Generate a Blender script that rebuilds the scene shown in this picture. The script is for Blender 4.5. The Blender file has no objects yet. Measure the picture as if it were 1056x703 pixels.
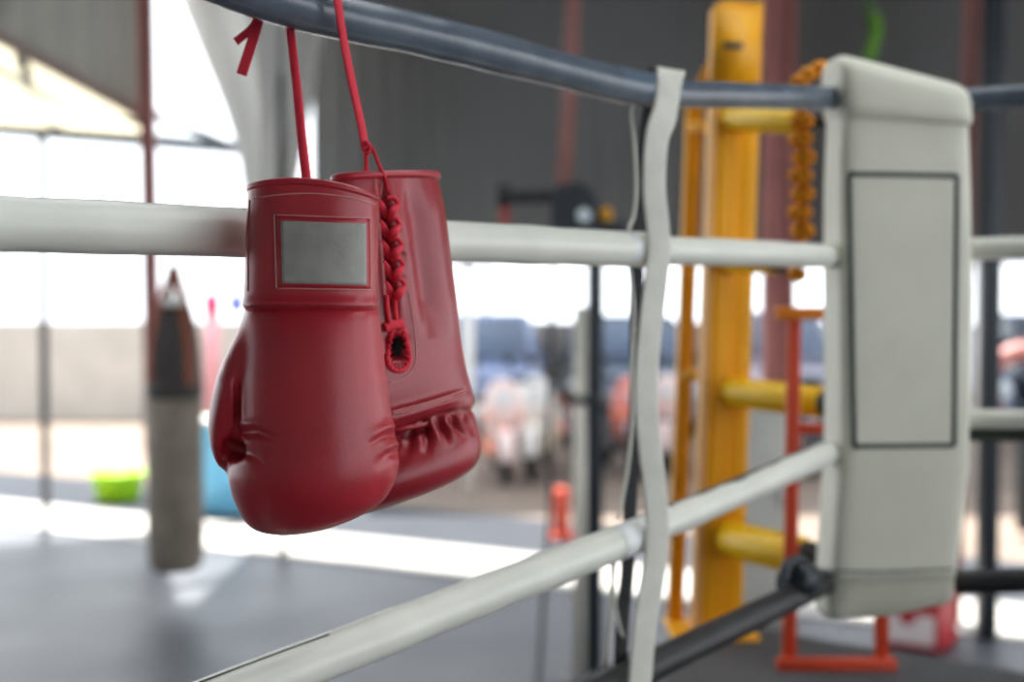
import bpy, bmesh, math, random
import numpy as np
from mathutils import Vector, Matrix, noise
from mathutils.bvhtree import BVHTree
random.seed(7)
SC = bpy.context.scene
COL = SC.collection
PI = math.pi
# ------------------------------------------------------------------ camera
F = 1467.0; CZ = 1.95
PITCH = math.atan(51.5 / F)
FW = Vector((0, math.cos(PITCH), -math.sin(PITCH)))
UP = Vector((0, math.sin(PITCH), math.cos(PITCH)))
def P(px, py, Y):
    d = Vector((1, 0, 0)) * ((px - 528) / F) + UP * ((351.5 - py) / F) + FW
    return Vector((0, 0, CZ)) + d * (Y / d.y)
def G(px, Y, z=0.0):                       # point at that column, depth and height
    return Vector(((px - 528) / F * Y, Y, z))
def pixels(co):
    d = co - np.array([0, 0, CZ])
    f = d @ np.array(FW); u = d @ np.array(UP)
    return np.stack([528 + F * d[:, 0] / f, 351.5 - F * u / f], 1)
cam = bpy.data.cameras.new('camera'); cam_o = bpy.data.objects.new('camera', cam); COL.objects.link(cam_o)
cam.sensor_width = 36; cam.lens = F * 36 / 1056
cam_o.location = (0, 0, CZ); cam_o.rotation_euler = (PI / 2 - PITCH, 0, 0)
cam.clip_start = 0.05; cam.clip_end = 300
cam.dof.use_dof = True; cam.dof.focus_distance = 1.36; cam.dof.aperture_fstop = 2.9
SC.camera = cam_o
# ------------------------------------------------------------------ materials
def lin(c):
    return tuple(((v / 255) / 12.92 if v / 255 <= .04045 else ((v / 255 + .055) / 1.055) ** 2.4) for v in c)
def mat(name, rgb, rough=.5, metal=0., var=.0, vscale=8., bump=0., bscale=200., coat=0., rgb2=None, spec=.5, trans=0., kind='noise', rvar=0.):
    m = bpy.data.materials.new(name); m.use_nodes = True
    nt = m.node_tree; b = nt.nodes['Principled BSDF']
    c = lin(rgb)
    b.inputs['Base Color'].default_value = (*c, 1); b.inputs['Roughness'].default_value = rough
    b.inputs['Metallic'].default_value = metal; b.inputs['Coat Weight'].default_value = coat
    b.inputs['Coat Roughness'].default_value = .2
    b.inputs['Specular IOR Level'].default_value = spec
    tc = nt.nodes.new('ShaderNodeTexCoord')
    if var or rgb2 or rvar:
        n = nt.nodes.new('ShaderNodeTexNoise'); n.inputs['Scale'].default_value = vscale; n.inputs['Detail'].default_value = 6
        nt.links.new(tc.outputs['Object'], n.inputs['Vector'])
        r = nt.nodes.new('ShaderNodeValToRGB')
        c2 = lin(rgb2) if rgb2 else tuple(v * (1 - var) for v in c)
        c1 = c if rgb2 else tuple(min(1, v * (1 + var * .6)) for v in c)
        r.color_ramp.elements[0].color = (*c2, 1); r.color_ramp.elements[1].color = (*c1, 1)
        r.color_ramp.elements[0].position = .35; r.color_ramp.elements[1].position = .65
        nt.links.new(n.outputs['Fac'], r.inputs['Fac']); nt.links.new(r.outputs['Color'], b.inputs['Base Color'])
        if rvar:
            mr = nt.nodes.new('ShaderNodeMapRange'); mr.inputs['To Min'].default_value = rough - rvar; mr.inputs['To Max'].default_value = rough + rvar
            nt.links.new(n.outputs['Fac'], mr.inputs['Value']); nt.links.new(mr.outputs['Result'], b.inputs['Roughness'])
    if bump:
        n2 = nt.nodes.new('ShaderNodeTexNoise'); n2.inputs['Scale'].default_value = bscale; n2.inputs['Detail'].default_value = 4
        nt.links.new(tc.outputs['Object'], n2.inputs['Vector'])
        bp = nt.nodes.new('ShaderNodeBump'); bp.inputs['Strength'].default_value = bump; bp.inputs['Distance'].default_value = .002
        nt.links.new(n2.outputs['Fac'], bp.inputs['Height']); nt.links.new(bp.outputs['Normal'], b.inputs['Normal'])
    if trans:
        tr = nt.nodes.new('ShaderNodeBsdfTranslucent'); tr.inputs['Color'].default_value = (*c, 1)
        mx = nt.nodes.new('ShaderNodeMixShader'); mx.inputs['Fac'].default_value = trans
        nt.links.new(b.outputs[0], mx.inputs[1]); nt.links.new(tr.outputs[0], mx.inputs[2])
        nt.links.new(mx.outputs[0], nt.nodes['Material Output'].inputs['Surface'])
    return m
M = dict(
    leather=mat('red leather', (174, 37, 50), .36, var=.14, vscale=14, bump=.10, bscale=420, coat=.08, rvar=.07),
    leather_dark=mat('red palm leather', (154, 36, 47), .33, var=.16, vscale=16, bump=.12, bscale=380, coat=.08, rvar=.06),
    lining=mat('dark lining', (58, 24, 34), .9),
    hole=mat('hole black', (14, 14, 18), .9),
    lace=mat('red lace', (216, 40, 62), .7, bump=.3, bscale=900),
    stitch=mat('stitch thread', (205, 135, 130), .7),
    patch=mat('grey patch', (158, 156, 150), .6, var=.16, vscale=30, bump=.2, bscale=300),
    rope_dark=mat('dark blue vinyl sleeve', (86, 96, 108), .2, var=.15, vscale=20, bump=.15, bscale=60),
    rope_white=mat('white vinyl sleeve', (222, 222, 212), .3, var=.06, vscale=9, bump=.12, bscale=60),
    rope_black=mat('black rope sleeve', (34, 35, 38), .5, var=.1),
    tape=mat('pale tape', (228, 230, 230), .25),
    tape_blue=mat('glossy blue grey tape', (86, 100, 116), .2),
    strap=mat('white webbing', (214, 212, 202), .7, var=.06, vscale=30, bump=.3, bscale=700),
    strap_black=mat('black webbing', (18, 21, 25), .75),
    pad=mat('off white pad vinyl', (216, 214, 198), .5, var=.05, vscale=7, bump=.2, bscale=40),
    flap=mat('off white flap canvas', (196, 195, 178), .65, var=.07, vscale=12, bump=.2, bscale=60),
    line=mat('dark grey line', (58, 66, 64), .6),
    yellow=mat('yellow paint', (248, 176, 14), .42, var=.1, vscale=5),
    yellow_highlight=mat('yellow edge highlight', (232, 178, 110), .45, var=.1, vscale=5),
    yellow2=mat('bright yellow pad vinyl', (244, 196, 8), .35),
    black=mat('black plastic', (20, 21, 23), .5),
    dark_metal=mat('dark metal', (44, 50, 56), .4, metal=.3),
    metal=mat('bare steel', (204, 200, 188), .4, metal=.1),
    red_steel=mat('red primer steel', (158, 66, 58), .5, var=.12, vscale=4),
    red_pale=mat('pale red primer', (176, 112, 106), .55, var=.1, vscale=4),  # columns' red paled to carry the glare over them
    orange_steel=mat('orange red paint', (200, 62, 24), .5, var=.1, vscale=6),
    orange=mat('orange paint', (226, 128, 20), .5),
    marigold=mat('marigold orange', (250, 158, 14), .7, var=.12, vscale=60),
    concrete=mat('gym concrete', (68, 73, 82), .45, var=.12, vscale=1.2, rvar=.12, bump=.05, bscale=30),
    canvas=mat('ring canvas', (74, 75, 78), .7, var=.06),
    skirt=mat('ring skirt', (40, 52, 90), .7),
    sand=mat('sandy ground', (124, 110, 99), .9, var=.2, vscale=.8),
    pave=mat('pale pavement', (62, 66, 73), .95, var=.08, vscale=2, spec=.2),
    beige=mat('beige rendered wall', (182, 176, 168), .85, var=.08, vscale=2),
    darksheet=mat('dark metal sheet', (104, 103, 102), .55, var=.12, vscale=.6),
    roof=mat('roof sheet', (96, 98, 100), .6),
    greysheet=mat('grey corrugated sheet', (180, 180, 176), .5, var=.1, vscale=1.5, trans=.3),
    cream=mat('cream translucent sheet', (240, 236, 222), .5, trans=.6),
    beam=mat('dark grey steel beam', (84, 92, 100), .5),
    skylight=mat('translucent roof sheet', (235, 238, 240), .5, trans=.7),
    shade_roof=mat('translucent shade roof sheet', (200, 202, 206), .6, trans=.6),
    dull=mat('dull red brown paint', (152, 104, 98), .6, var=.1, vscale=4),
    brownbeam=mat('faded brown beam', (168, 146, 136), .6, var=.1, vscale=4),
    innerwall=mat('grey inner wall paint', (200, 198, 192), .8, var=.05),
    sun_pale=mat('painted sunlight strip', (180, 178, 174), .8, var=.08, vscale=2),
    tarp=mat('pale tarpaulin', (226, 226, 224), .6, trans=.75),
    bag_grey=mat('grey canvas bag', (128, 118, 106), .8, var=.2, vscale=6),
    bag_black=mat('black bag vinyl', (52, 46, 44), .6),
    bag_strap=mat('brown webbing', (140, 78, 56), .8),
    lime=mat('lime plastic', (172, 226, 40), .4),
    blue=mat('light blue plastic', (120, 196, 232), .4),
    pink=mat('pink towel', (232, 60, 120), .9), pinkpale=mat('pale pink towel', (240, 176, 186), .9),
    bluecloth=mat('blue towel', (90, 100, 210), .9),
    white=mat('white plastic', (235, 235, 232), .4),
    glass=mat('car glass', (104, 122, 146), .08), tyre=mat('tyre rubber', (26, 26, 28), .8),
    chrome=mat('chrome', (200, 200, 204), .2, metal=.9),
    lamp=mat('lamp lens', (220, 232, 236), .15), amber=mat('amber lens', (245, 130, 60), .3),
    seat=mat('black seat vinyl', (34, 34, 38), .5),
    cabinet=mat('pale grey cabinet paint', (196, 194, 186), .5, var=.05),
    cooler=mat('red plastic', (176, 26, 36), .45), cooler_dark=mat('dark red plastic', (140, 22, 28), .5),
    label=mat('white sticker', (228, 214, 214), .5),
    green=mat('green cloth', (98, 150, 44), .8), greendk=mat('olive green cloth', (74, 96, 62), .8),
)
# ------------------------------------------------------------------ mesh helpers
def link(name, me, m, parent=None, smooth=True):
    o = bpy.data.objects.new(name, me); COL.objects.link(o)
    if m is not None: me.materials.append(m if not isinstance(m, str) else M[m])
    if smooth:
        for p in me.polygons: p.use_smooth = True
    if parent is not None:
        top = parent; off = Vector()
        while top is not None: off += top.location; top = top.parent
        me.transform(Matrix.Translation(-off)); o.parent = parent
    return o
def fromdata(name, vs, fs, m, parent=None, smooth=True):
    me = bpy.data.meshes.new(name); me.from_pydata([tuple(v) for v in vs], [], fs); me.update()
    bm = bmesh.new(); bm.from_mesh(me); bmesh.ops.recalc_face_normals(bm, faces=bm.faces); bm.to_mesh(me); bm.free()
    return link(name, me, m, parent, smooth)
def thing(name, loc, label, cat, group=None):
    o = bpy.data.objects.new(name, None); COL.objects.link(o); o.location = loc; o.empty_display_size = .1
    return tag(o, label, cat, group)
def tag(o, label, cat, group=None):
    o['label'] = label; o['category'] = cat
    if group: o['group'] = group
    return o
def structure(o, label=None):
    o['kind'] = 'structure'
    if label: o['label'] = label
    return o
def merge(parts):
    vs, fs = [], []
    for v, f in parts:
        k = len(vs); vs += list(v); fs += [tuple(i + k for i in q) for q in f]
    return vs, fs
def box(c, s, rz=0., bev=.0, tilt=None):
    bm = bmesh.new(); bmesh.ops.create_cube(bm, size=1)
    bmesh.ops.scale(bm, vec=Vector(s), verts=bm.verts)
    if bev: bmesh.ops.bevel(bm, geom=list(bm.edges), offset=bev, segments=2, affect='EDGES', profile=.5)
    R = Matrix.Rotation(rz, 4, 'Z')
    if tilt is not None: R = tilt.to_4x4() @ R
    bmesh.ops.transform(bm, matrix=Matrix.Translation(Vector(c)) @ R, verts=bm.verts)
    bm.verts.index_update()
    r = [v.co.copy() for v in bm.verts], [tuple(v.index for v in f.verts) for f in bm.faces]
    bm.free(); return r
def bar(a, b, w, d, bev=.0, ref=None):       # rectangular bar from a to b
    a, b = Vector(a), Vector(b); ax = (b - a); L = ax.length; ax.normalize()
    ref = Vector(ref) if ref is not None else (Vector((0, 1, 0)) if abs(ax.y) < .9 else Vector((0, 0, 1)))
    x = ref.cross(ax).normalized(); y = ax.cross(x)
    R = Matrix((x, y, ax)).transposed()
    return box((a + b) / 2, (w, d, L), 0, bev, R)
def tube(pts, rx, ry=None, n=16, ref=(0, 1, 0), cap=True, closed=False):
    pts = [Vector(p) for p in pts]; N = len(pts)
    rxs = rx if isinstance(rx, (list, tuple)) else [rx] * N
    ry = ry if ry is not None else rxs
    rys = ry if isinstance(ry, (list, tuple)) else [ry] * N
    vs, fs = [], []
    px = None
    for i, p in enumerate(pts):
        if closed: t = pts[(i + 1) % N] - pts[i - 1]
        else: t = pts[min(i + 1, N - 1)] - pts[max(i - 1, 0)]
        t.normalize()
        if px is None:
            x = Vector(ref).cross(t)
            if x.length < 1e-3: x = Vector((1, 0, 0)).cross(t)
        else: x = px - t * px.dot(t)
        x.normalize(); px = x; y = t.cross(x)
        for k in range(n):
            a = 2 * PI * k / n
            vs.append(p + x * math.cos(a) * rxs[i] + y * math.sin(a) * rys[i])
    R = N if closed else N - 1
    for i in range(R):
        for k in range(n):
            j = (i + 1) % N
            fs.append((i * n + k, i * n + (k + 1) % n, j * n + (k + 1) % n, j * n + k))
    if cap and not closed:
        fs.append(tuple(range(n))[::-1]); fs.append(tuple((N - 1) * n + k for k in range(n)))
    return vs, fs
def spline(pts, n=8):
    pts = [Vector(p) for p in pts]; out = []
    Q = [2 * pts[0] - pts[1]] + pts + [2 * pts[-1] - pts[-2]]
    for i in range(1, len(Q) - 2):
        for k in range(n):
            t = k / n; a, b, c, d = Q[i - 1], Q[i], Q[i + 1], Q[i + 2]
            out.append(.5 * ((2 * b) + (c - a) * t + (2 * a - 5 * b + 4 * c - d) * t * t + (3 * b - a - 3 * c + d) * t ** 3))
    out.append(pts[-1]); return out
def lathe(c, prof, n=32, axis=None):
    vs, fs = [], []
    for r, z in prof:
        for k in range(n):
            a = 2 * PI * k / n; vs.append(Vector((r * math.cos(a), r * math.sin(a), z)))
    for i in range(len(prof) - 1):
        for k in range(n): fs.append((i * n + k, i * n + (k + 1) % n, (i + 1) * n + (k + 1) % n, (i + 1) * n + k))
    fs.append(tuple(range(n))[::-1]); fs.append(tuple((len(prof) - 1) * n + k for k in range(n)))
    if axis is not None:
        R = Vector((0, 0, 1)).rotation_difference(Vector(axis)).to_matrix(); vs = [R @ v for v in vs]
    return [v + Vector(c) for v in vs], fs
def prism(poly, d):                            # polygon (3D points) pushed along d
    n = len(poly); d = Vector(d); vs = [Vector(p) for p in poly] + [Vector(p) + d for p in poly]
    fs = [tuple(range(n))[::-1], tuple(range(n, 2 * n))] + [(i, (i + 1) % n, n + (i + 1) % n, n + i) for i in range(n)]
    return vs, fs
def add(name, geo, m, parent=None, smooth=True): return fromdata(name, geo[0], geo[1], m, parent, smooth)
def flat(o):
    for p in o.data.polygons: p.use_smooth = False
    return o
def ribbon(pts, w, t, ref):                    # woven strap of width w, thickness t, width along ref
    return tube(pts, w / 2, t / 2, n=12, ref=Vector(ref))
def strip(pts, w, t, wdir=None, n=None):        # flat band: width along wdir, or across the run within the plane of normal n
    pts = [Vector(p) for p in pts]; vs, fs = [], []; N = len(pts); last = None
    for i, p in enumerate(pts):
        tg = (pts[min(i + 1, N - 1)] - pts[max(i - 1, 0)]).normalized()
        a = Vector(wdir).normalized() if wdir is not None else Vector(n).cross(tg).normalized()
        a = (a - tg * a.dot(tg)).normalized(); b = tg.cross(a)
        for k in range(12):
            th = 2 * PI * k / 12; c, s_ = math.cos(th), math.sin(th)
            vs.append(p + a * math.copysign(abs(c) ** .4, c) * w / 2 + b * math.copysign(abs(s_) ** .4, s_) * t / 2)
    for i in range(N - 1):
        for k in range(12): fs.append((i * 12 + k, i * 12 + (k + 1) % 12, i * 12 + 12 + (k + 1) % 12, i * 12 + 12 + k))
    return vs, fs + [tuple(range(12))[::-1], tuple((N - 1) * 12 + k for k in range(12))]
# ------------------------------------------------------------------ the light
w = bpy.data.worlds.new('sky'); SC.world = w; w.use_nodes = True
bg = w.node_tree.nodes['Background']; bg.inputs['Color'].default_value = (.90, .95, 1.0, 1); bg.inputs['Strength'].default_value = 3.0
sun = bpy.data.lights.new('sun', 'SUN'); so = bpy.data.objects.new('sun', sun); COL.objects.link(so)
EL = math.radians(65); az = Vector((.301, -.954, 0))
sd = az * math.cos(EL) + Vector((0, 0, -math.sin(EL)))
so.rotation_euler = sd.to_track_quat('-Z', 'Y').to_euler(); sun.energy = 17; sun.angle = math.radians(.6); sun.color = (1, .95, .87)
# ------------------------------------------------------------------ the place
E = Vector((.872, -.489, 0)); NO = Vector((.489, .872, 0))       # along the gym's open edge, and outwards
WL = Vector((-.73, 10.74, 0))                                    # the dark wall's line
def W(u, n=0., z=0.): return WL + E * u + NO * n + Vector((0, 0, z))
add_floor = structure(flat(add('floor', prism([W(-14, .15), W(16, .15), W(16, -22), W(-14, -22)], (0, 0, -.1)), 'concrete')), 'grey concrete gym floor')
g = structure(flat(add('ground_pavement', prism([W(-14, 1.7, -.004), W(16, 1.7, -.004), W(16, .15, -.004), W(-14, .15, -.004)], (0, 0, -.1)), 'pave')), 'pale pavement strip along the open edge of the gym')
g = structure(flat(add('sun_strip', prism([W(-14, .15, .012), W(16, .15, .012), W(16, -.8, .012), W(-14, -.8, .012)], (0, 0, -.05)), 'sun_pale')), 'painted sunlight strip along the open edge of the gym floor')  # added slab, painted pale so the sunlit strip turns white
g = structure(flat(add('ground', prism([W(-24, 1.7, -.008), W(-24, 16, -.008), W(26, 16, -.008), W(26, 1.7, -.008)], (0, 0, -.1)), 'sand')), 'sandy yard outside the gym')
# roof, corner cut away to let daylight onto the lean-to
ov = .77; h = 4.6
nx = P(160, 100, 10.5).x
poly = [Vector((nx, 10.62, h)), Vector((nx, WL.y - (nx - WL.x) * .489 / .872 + ov / .872, h)), W(16, ov, h), W(16, -22, h), W(-14, -22, h), Vector((-11, 10.62, h))]
poly[3:5] = [W(16, -5.2, h), W(-11.5, -5.2, h)]
structure(flat(add('ceiling', prism(poly, (0, 0, .08)), 'roof')), 'grey sheet roof over the gym')
structure(flat(add('ceiling', prism([W(-14, -7, h), W(16, -7, h), W(16, -22, h), W(-14, -22, h)], (0, 0, .08)), 'roof')), 'grey sheet roof over the gym')
structure(flat(add('ceiling_skylight', prism([W(-14, -5.2, h), W(16, -5.2, h), W(16, -7, h), W(-14, -7, h)], (0, 0, .03)), 'skylight')), 'translucent sheets in the gym roof')
# unseen roof added to shade the yard
cpz = 2.35
structure(flat(add('roof_shade', prism([Vector((-1.6, 13.4, cpz)), Vector((13, 13.4, cpz)), Vector((13, 23, cpz)), Vector((-1.6, 23, cpz))], (0, 0, .06)), 'shade_roof')), 'unseen flat roof added to shade the parked scooters and cars')
for x in (483, 741, 1010):
    for Y in (13.6, 22.8): structure(add('column_9', tube([G(x, 13.6) + Vector((0, Y - 13.6, 0)), G(x, 13.6) + Vector((0, Y - 13.6, cpz))], .05, n=12), 'white'), 'post of the added shade roof')
# dark upper wall, corrugated
def corrugated(a, b, z0, z1, m, name, amp=.02, pitch=.2, slope=None):
    a, b = Vector(a), Vector(b); L = (b - a).length; n = int(L / pitch * 4); t = (b - a).normalized(); nn = Vector((t.y, -t.x, 0))
    vs, fs = [], []
    for i in range(n + 1):
        f = i / n; p = a.lerp(b, f); o = amp * (1, 1, -1, -1)[i % 4]
        zb = z0 if slope is None else z0 + (slope - z0) * f
        for dz, th in ((zb, 0), (z1, 0), (z1, -.012), (zb, -.012)): vs.append(p + nn * (o + th) + Vector((0, 0, dz)))
    for i in range(n):
        for k in range(4): fs.append((i * 4 + k, i * 4 + (k + 1) % 4, i * 4 + 4 + (k + 1) % 4, i * 4 + 4 + k))
    fs += [(0, 1, 2, 3), (n * 4 + 3, n * 4 + 2, n * 4 + 1, n * 4)]
    return flat(fromdata(name, vs, fs, m))
structure(corrugated(W(-.95), W(9), 2.15, h, 'darksheet', 'wall_back', .002), 'dark sheet wall hanging over the open side')
# upper left: sheet wall, its red beam, lean-to roof in cream sheet, beams
a, b = P(-70, -3, 10.2), P(152, 116, 10.6)
structure(corrugated((a.x, a.y, 0), (b.x, b.y, 0), a.z, h, 'greysheet', 'wall_left', .02, .22, slope=b.z), 'grey corrugated sheet wall above the lean-to')
structure(add('trim_1', bar(P(-70, 2, 10.15), P(152, 121, 10.55), .09, .09, .006), 'brownbeam'), 'faded brown beam under the grey sheet wall')
q = [P(-70, -4, 10.26), P(157, 116, 10.66), P(157, 138, 12.9), P(-70, 124, 12.0)]
structure(flat(add('roof_lean_to', prism(q, (0, 0, .02)), 'cream')), 'cream translucent lean-to roof')
structure(add('beam_1', bar(P(-70, 126, 12.0), P(250, 153, 13.3), .12, .1), 'beam'), 'low beam of the lean-to')
structure(add('beam_2', bar(P(-70, 44, 10.7), P(157, 130, 11.3), .08, .08), 'beam'), 'purlin under the cream roof')
structure(add('beam_3', bar(P(20, 60, 10.4), P(60, 132, 12.4), .06, .06), 'beam'), 'rafter under the cream roof')
structure(add('beam_4', bar(P(158, 117, 10.7), P(262, 160, 11.6), .06, .06), 'beam'), 'sloping tie beam by the red column')
def ibeam(a, b, w, d, t=.02):
    a, b = Vector(a), Vector(b); r = Vector((1, 0, 0))
    return merge([bar(a + Vector((-w / 2, 0, 0)), b + Vector((-w / 2, 0, 0)), t, d), bar(a + Vector((w / 2, 0, 0)), b + Vector((w / 2, 0, 0)), t, d), bar(a, b, w, t)])
structure(add('column_1', ibeam(G(159, 10.4), P(153, 116, 10.4) + Vector((-.02, 0, 1.6)), .08, .09), 'red_pale', None, False), 'red steel column beside the heavy bag')
o = structure(add('column_2', ibeam(G(803, 9.05), G(801, 9.05, h), .165, .12, .03), 'red_pale', None, False), 'red steel column behind the yellow post')
structure(add('column_3', ibeam(G(985, 8.3), G(1003, 8.3, h), .06, .08, .02), 'dull', None, False), 'thin red column behind the corner pad')
structure(add('column_4', tube([G(45, 12.1), G(45, 12.1, 3.27)], .037, n=12), 'dark_metal'), 'dark pole holding the lean-to beam')
structure(add('column_5', tube([G(291, 10.45), G(291, 10.45, h)], .028, n=12), 'dark_metal'), 'thin dark pole behind the gloves')
structure(add('column_6', bar(G(1021, 7.95), G(1021, 7.95, h), .1, .1, .006), 'dark_metal'), 'dark square post right of the corner pad')
# yard walls
structure(flat(add('wall_yard', box(((-5.2), 21.7, .74), (17.5, .2, 1.48)), 'beige')), 'low beige wall across the yard')
structure(flat(add('wall_yard_far', box((9.5, 23.2, .7), (22, .2, 1.4)), 'beam')), 'grey yard wall behind the parked cars')
structure(flat(add('wall_front', prism([W(-7, -15.5), W(16, -15.5), W(16, -15.5, h), W(-7, -15.5, h)], NO * -.15), 'innerwall')), 'painted wall on the closed side of the gym')
# ring platform
C0 = Vector((.60, 2.66, 0)); D1 = Vector((.607, .795, 0)); D2 = Vector((.795, -.607, 0))
def ringpt(a, b, z): return C0 - D1 * a + D2 * b + Vector((0, 0, z))
DK = 1.15
structure(add('ring_platform', prism([ringpt(-.53, -.53, 0), ringpt(5, -.53, 0), ringpt(5, 5, 0), ringpt(-.53, 5, 0)], (0, 0, DK - .03)), 'skirt', None, False), 'raised ring platform')
structure(add('floor_ring', prism([ringpt(-.53, -.53, DK - .03), ringpt(5, -.53, DK - .03), ringpt(5, 5, DK - .03), ringpt(-.53, 5, DK - .03)], (0, 0, .03)), 'canvas', None, False), 'ring canvas')
# ------------------------------------------------------------------ ring ropes
def YR(x): return 1.22 * 1650 / (1650 - x)
def RP(x, y, d=0.): return P(x, y, YR(x) + d)
pb = C0 - D1 * .08
def extend(p, q, L): return p + (p - q).normalized() * L
def roll(name, pts, r, m, parent, ext=0., wob=.0008):
    pts = list(pts)
    if ext: pts = [extend(pts[0], pts[1], ext)] + pts
    sp = spline(pts, 14)
    rs = [r + wob * noise.noise(p * 14) * 2 for p in sp]
    return add(name, tube(sp, rs, n=28), m, parent)
CE = P(868, 101, 2.60)
top = thing('top_rope', RP(665, 92), 'dark blue grey vinyl topmost ring rope with red laces looped over it', 'rope', 'ring ropes of the near side')
roll('sleeve', [RP(40, -96), RP(130, -55), RP(210, -27), RP(300, 4), RP(360, 19.5), RP(440, 37), RP(540, 62), RP(640, 88), RP(672, 93.5)], .0245, 'rope_dark', top, .9)
roll('sleeve', [RP(668, 95), RP(700, 97), RP(780, 99), RP(850, 101), CE], .0215, 'rope_dark', top)
add('tape_wrap', tube(spline([RP(628, 84.8), RP(655, 90.5), RP(680, 94.5)], 8), .0252, n=28, cap=False), 'tape_blue', top)
mid = thing('middle_rope', RP(665, 257), 'thick white vinyl second ring rope running behind the hanging gloves', 'rope', 'ring ropes of the near side')
roll('sleeve', [RP(-200, 222), RP(0, 230.5), RP(130, 235), RP(250, 240), RP(470, 249), RP(640, 256.5), RP(668, 257.5)], .0248, 'rope_white', mid, .7)
roll('sleeve', [RP(664, 258), RP(760, 260.5), RP(850, 264), P(868, 265, 2.6)], .0215, 'rope_white', mid)
add('tape_wrap', tube([RP(640, 256.5), RP(668, 257.6)], .0255, n=28, cap=False), 'tape', mid)
thr = thing('lower_rope', RP(665, 548), 'white vinyl third ring rope sloping up to the corner pad', 'rope', 'ring ropes of the near side')
roll('sleeve', [RP(150, 750), RP(230, 718), RP(300, 691), RP(396, 654), RP(520, 605), RP(640, 558.5), RP(668, 548)], .0248, 'rope_white', thr, .6)
roll('sleeve', [RP(664, 549), RP(740, 517), RP(850, 469), P(872, 460, 2.62)], .0215, 'rope_white', thr)
add('tape_wrap', tube([RP(632, 561.5), RP(668, 548)], .0255, n=28, cap=False), 'tape', thr)
add('seam_strip', tube(spline([RP(x, y, .008) + Vector((0, 0, .0205)) for x, y in ((690, 538), (740, 517), (850, 469))], 8), .012, .0035, n=10, ref=(0, 0, 1)), 'line', thr)
zl = [RP(150, 750), RP(230, 718), RP(300, 691), RP(340, 675.5)]
add('seam_stitching', tube(spline([p + Vector((0, -.006, .0243)) for p in zl], 10), .0011, n=6), 'line', thr)
fou = thing('bottom_rope', RP(715, 665), 'black lowest ring rope with a metal shackle at the corner', 'rope', 'ring ropes of the near side')
roll('sleeve', [RP(560, 741), RP(640, 702), RP(715, 665), RP(800, 624), RP(835, 607), P(872, 590, 2.63)], .0225, 'rope_black', fou, 1.0)
add('shackle', merge([tube(spline([RP(808, 600), RP(812, 582), RP(826, 577), RP(836, 588), RP(838, 604)], 6), .009, n=10), lathe(RP(824, 598), [(0, -.03), (.03, -.03), (.034, 0), (.03, .03), (0, .03)], 16, axis=D1)]), 'dark_metal', fou)
# the right side's ropes leave the corner along D2
for nm, y0, m, r, lb in (('top_rope', 104, 'rope_dark', .0215, 'dark topmost rope leaving the right edge of the corner pad'), ('middle_rope', 257, 'rope_white', .021, 'white second rope leaving the right edge of the corner pad'),
                         ('lower_rope', 432, 'rope_white', .018, 'thin white third rope with a black underside right of the pad'), ('bottom_rope', 600, 'rope_black', .0225, 'black lowest rope right of the corner pad')):
    s = P(985, y0, 2.62); dz = {432: -.018, 600: -.004}.get(y0, .0)
    e = s + D2 * 1.4 + Vector((0, 0, dz + {104: 0, 257: .02, 432: -.1, 600: 0}[y0]))
    e = s + Vector((.93, -.36, 0)) * 1.2 + Vector((0, 0, {104: .03, 257: .014, 432: .03, 600: .12}[y0]))
    t = thing(nm, s, lb, 'rope', 'ring ropes of the right side')
    roll('sleeve', [s, s.lerp(e, .4), e], r, m, t)
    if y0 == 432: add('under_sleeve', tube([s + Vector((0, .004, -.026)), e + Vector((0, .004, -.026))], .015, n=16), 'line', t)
# white rope tie
tie = thing('rope_tie', RP(675, 420), 'off white webbing strap tying the four ring ropes together', 'strap')
fp = [(693, 72.5), (691, 77), (686, 115), (677.5, 142), (674.5, 190), (678.5, 235), (679.5, 258), (676, 292), (669.5, 350), (666.5, 400), (669, 450), (675, 500), (678, 545), (674, 590), (666, 640), (661, 690), (657, 740), (654, 790)]
WD = Vector((.85, .53, 0))
add('front_strip', strip(spline([RP(x, y, (-.012, -.052)[i] if i < 2 else -.071) for i, (x, y) in enumerate(fp)], 6), .041, .004, WD), 'strap', tie)
bp_ = [(676, 70), (670, 110), (664, 150), (661, 200), (659, 240), (657, 280), (656, 330), (656, 400), (654, 450), (651, 500), (649, 545), (647, 590), (642, 640), (640, 700), (642, 760)]
add('rear_strip', strip(spline([RP(x, y, .058) for x, y in bp_], 6), .024, .003, WD), 'strap_black', tie)
for ln in ([(668, 100), (653, 112), (656, 150), (657.5, 195), (655, 222), (650, 238), (651, 270), (655, 320), (653, 380), (653.5, 430), (649, 480), (645, 505), (639, 536)], [(633, 575), (634, 610), (640, 645), (648, 672), (653, 690)], [(638, 560), (634, 590), (630, 640), (626, 690)]):
    add('edge_cord', tube(spline([RP(x - 1.5, y, .058) for x, y in ln], 6), .0028, .002, n=8), 'strap', tie)
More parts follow.
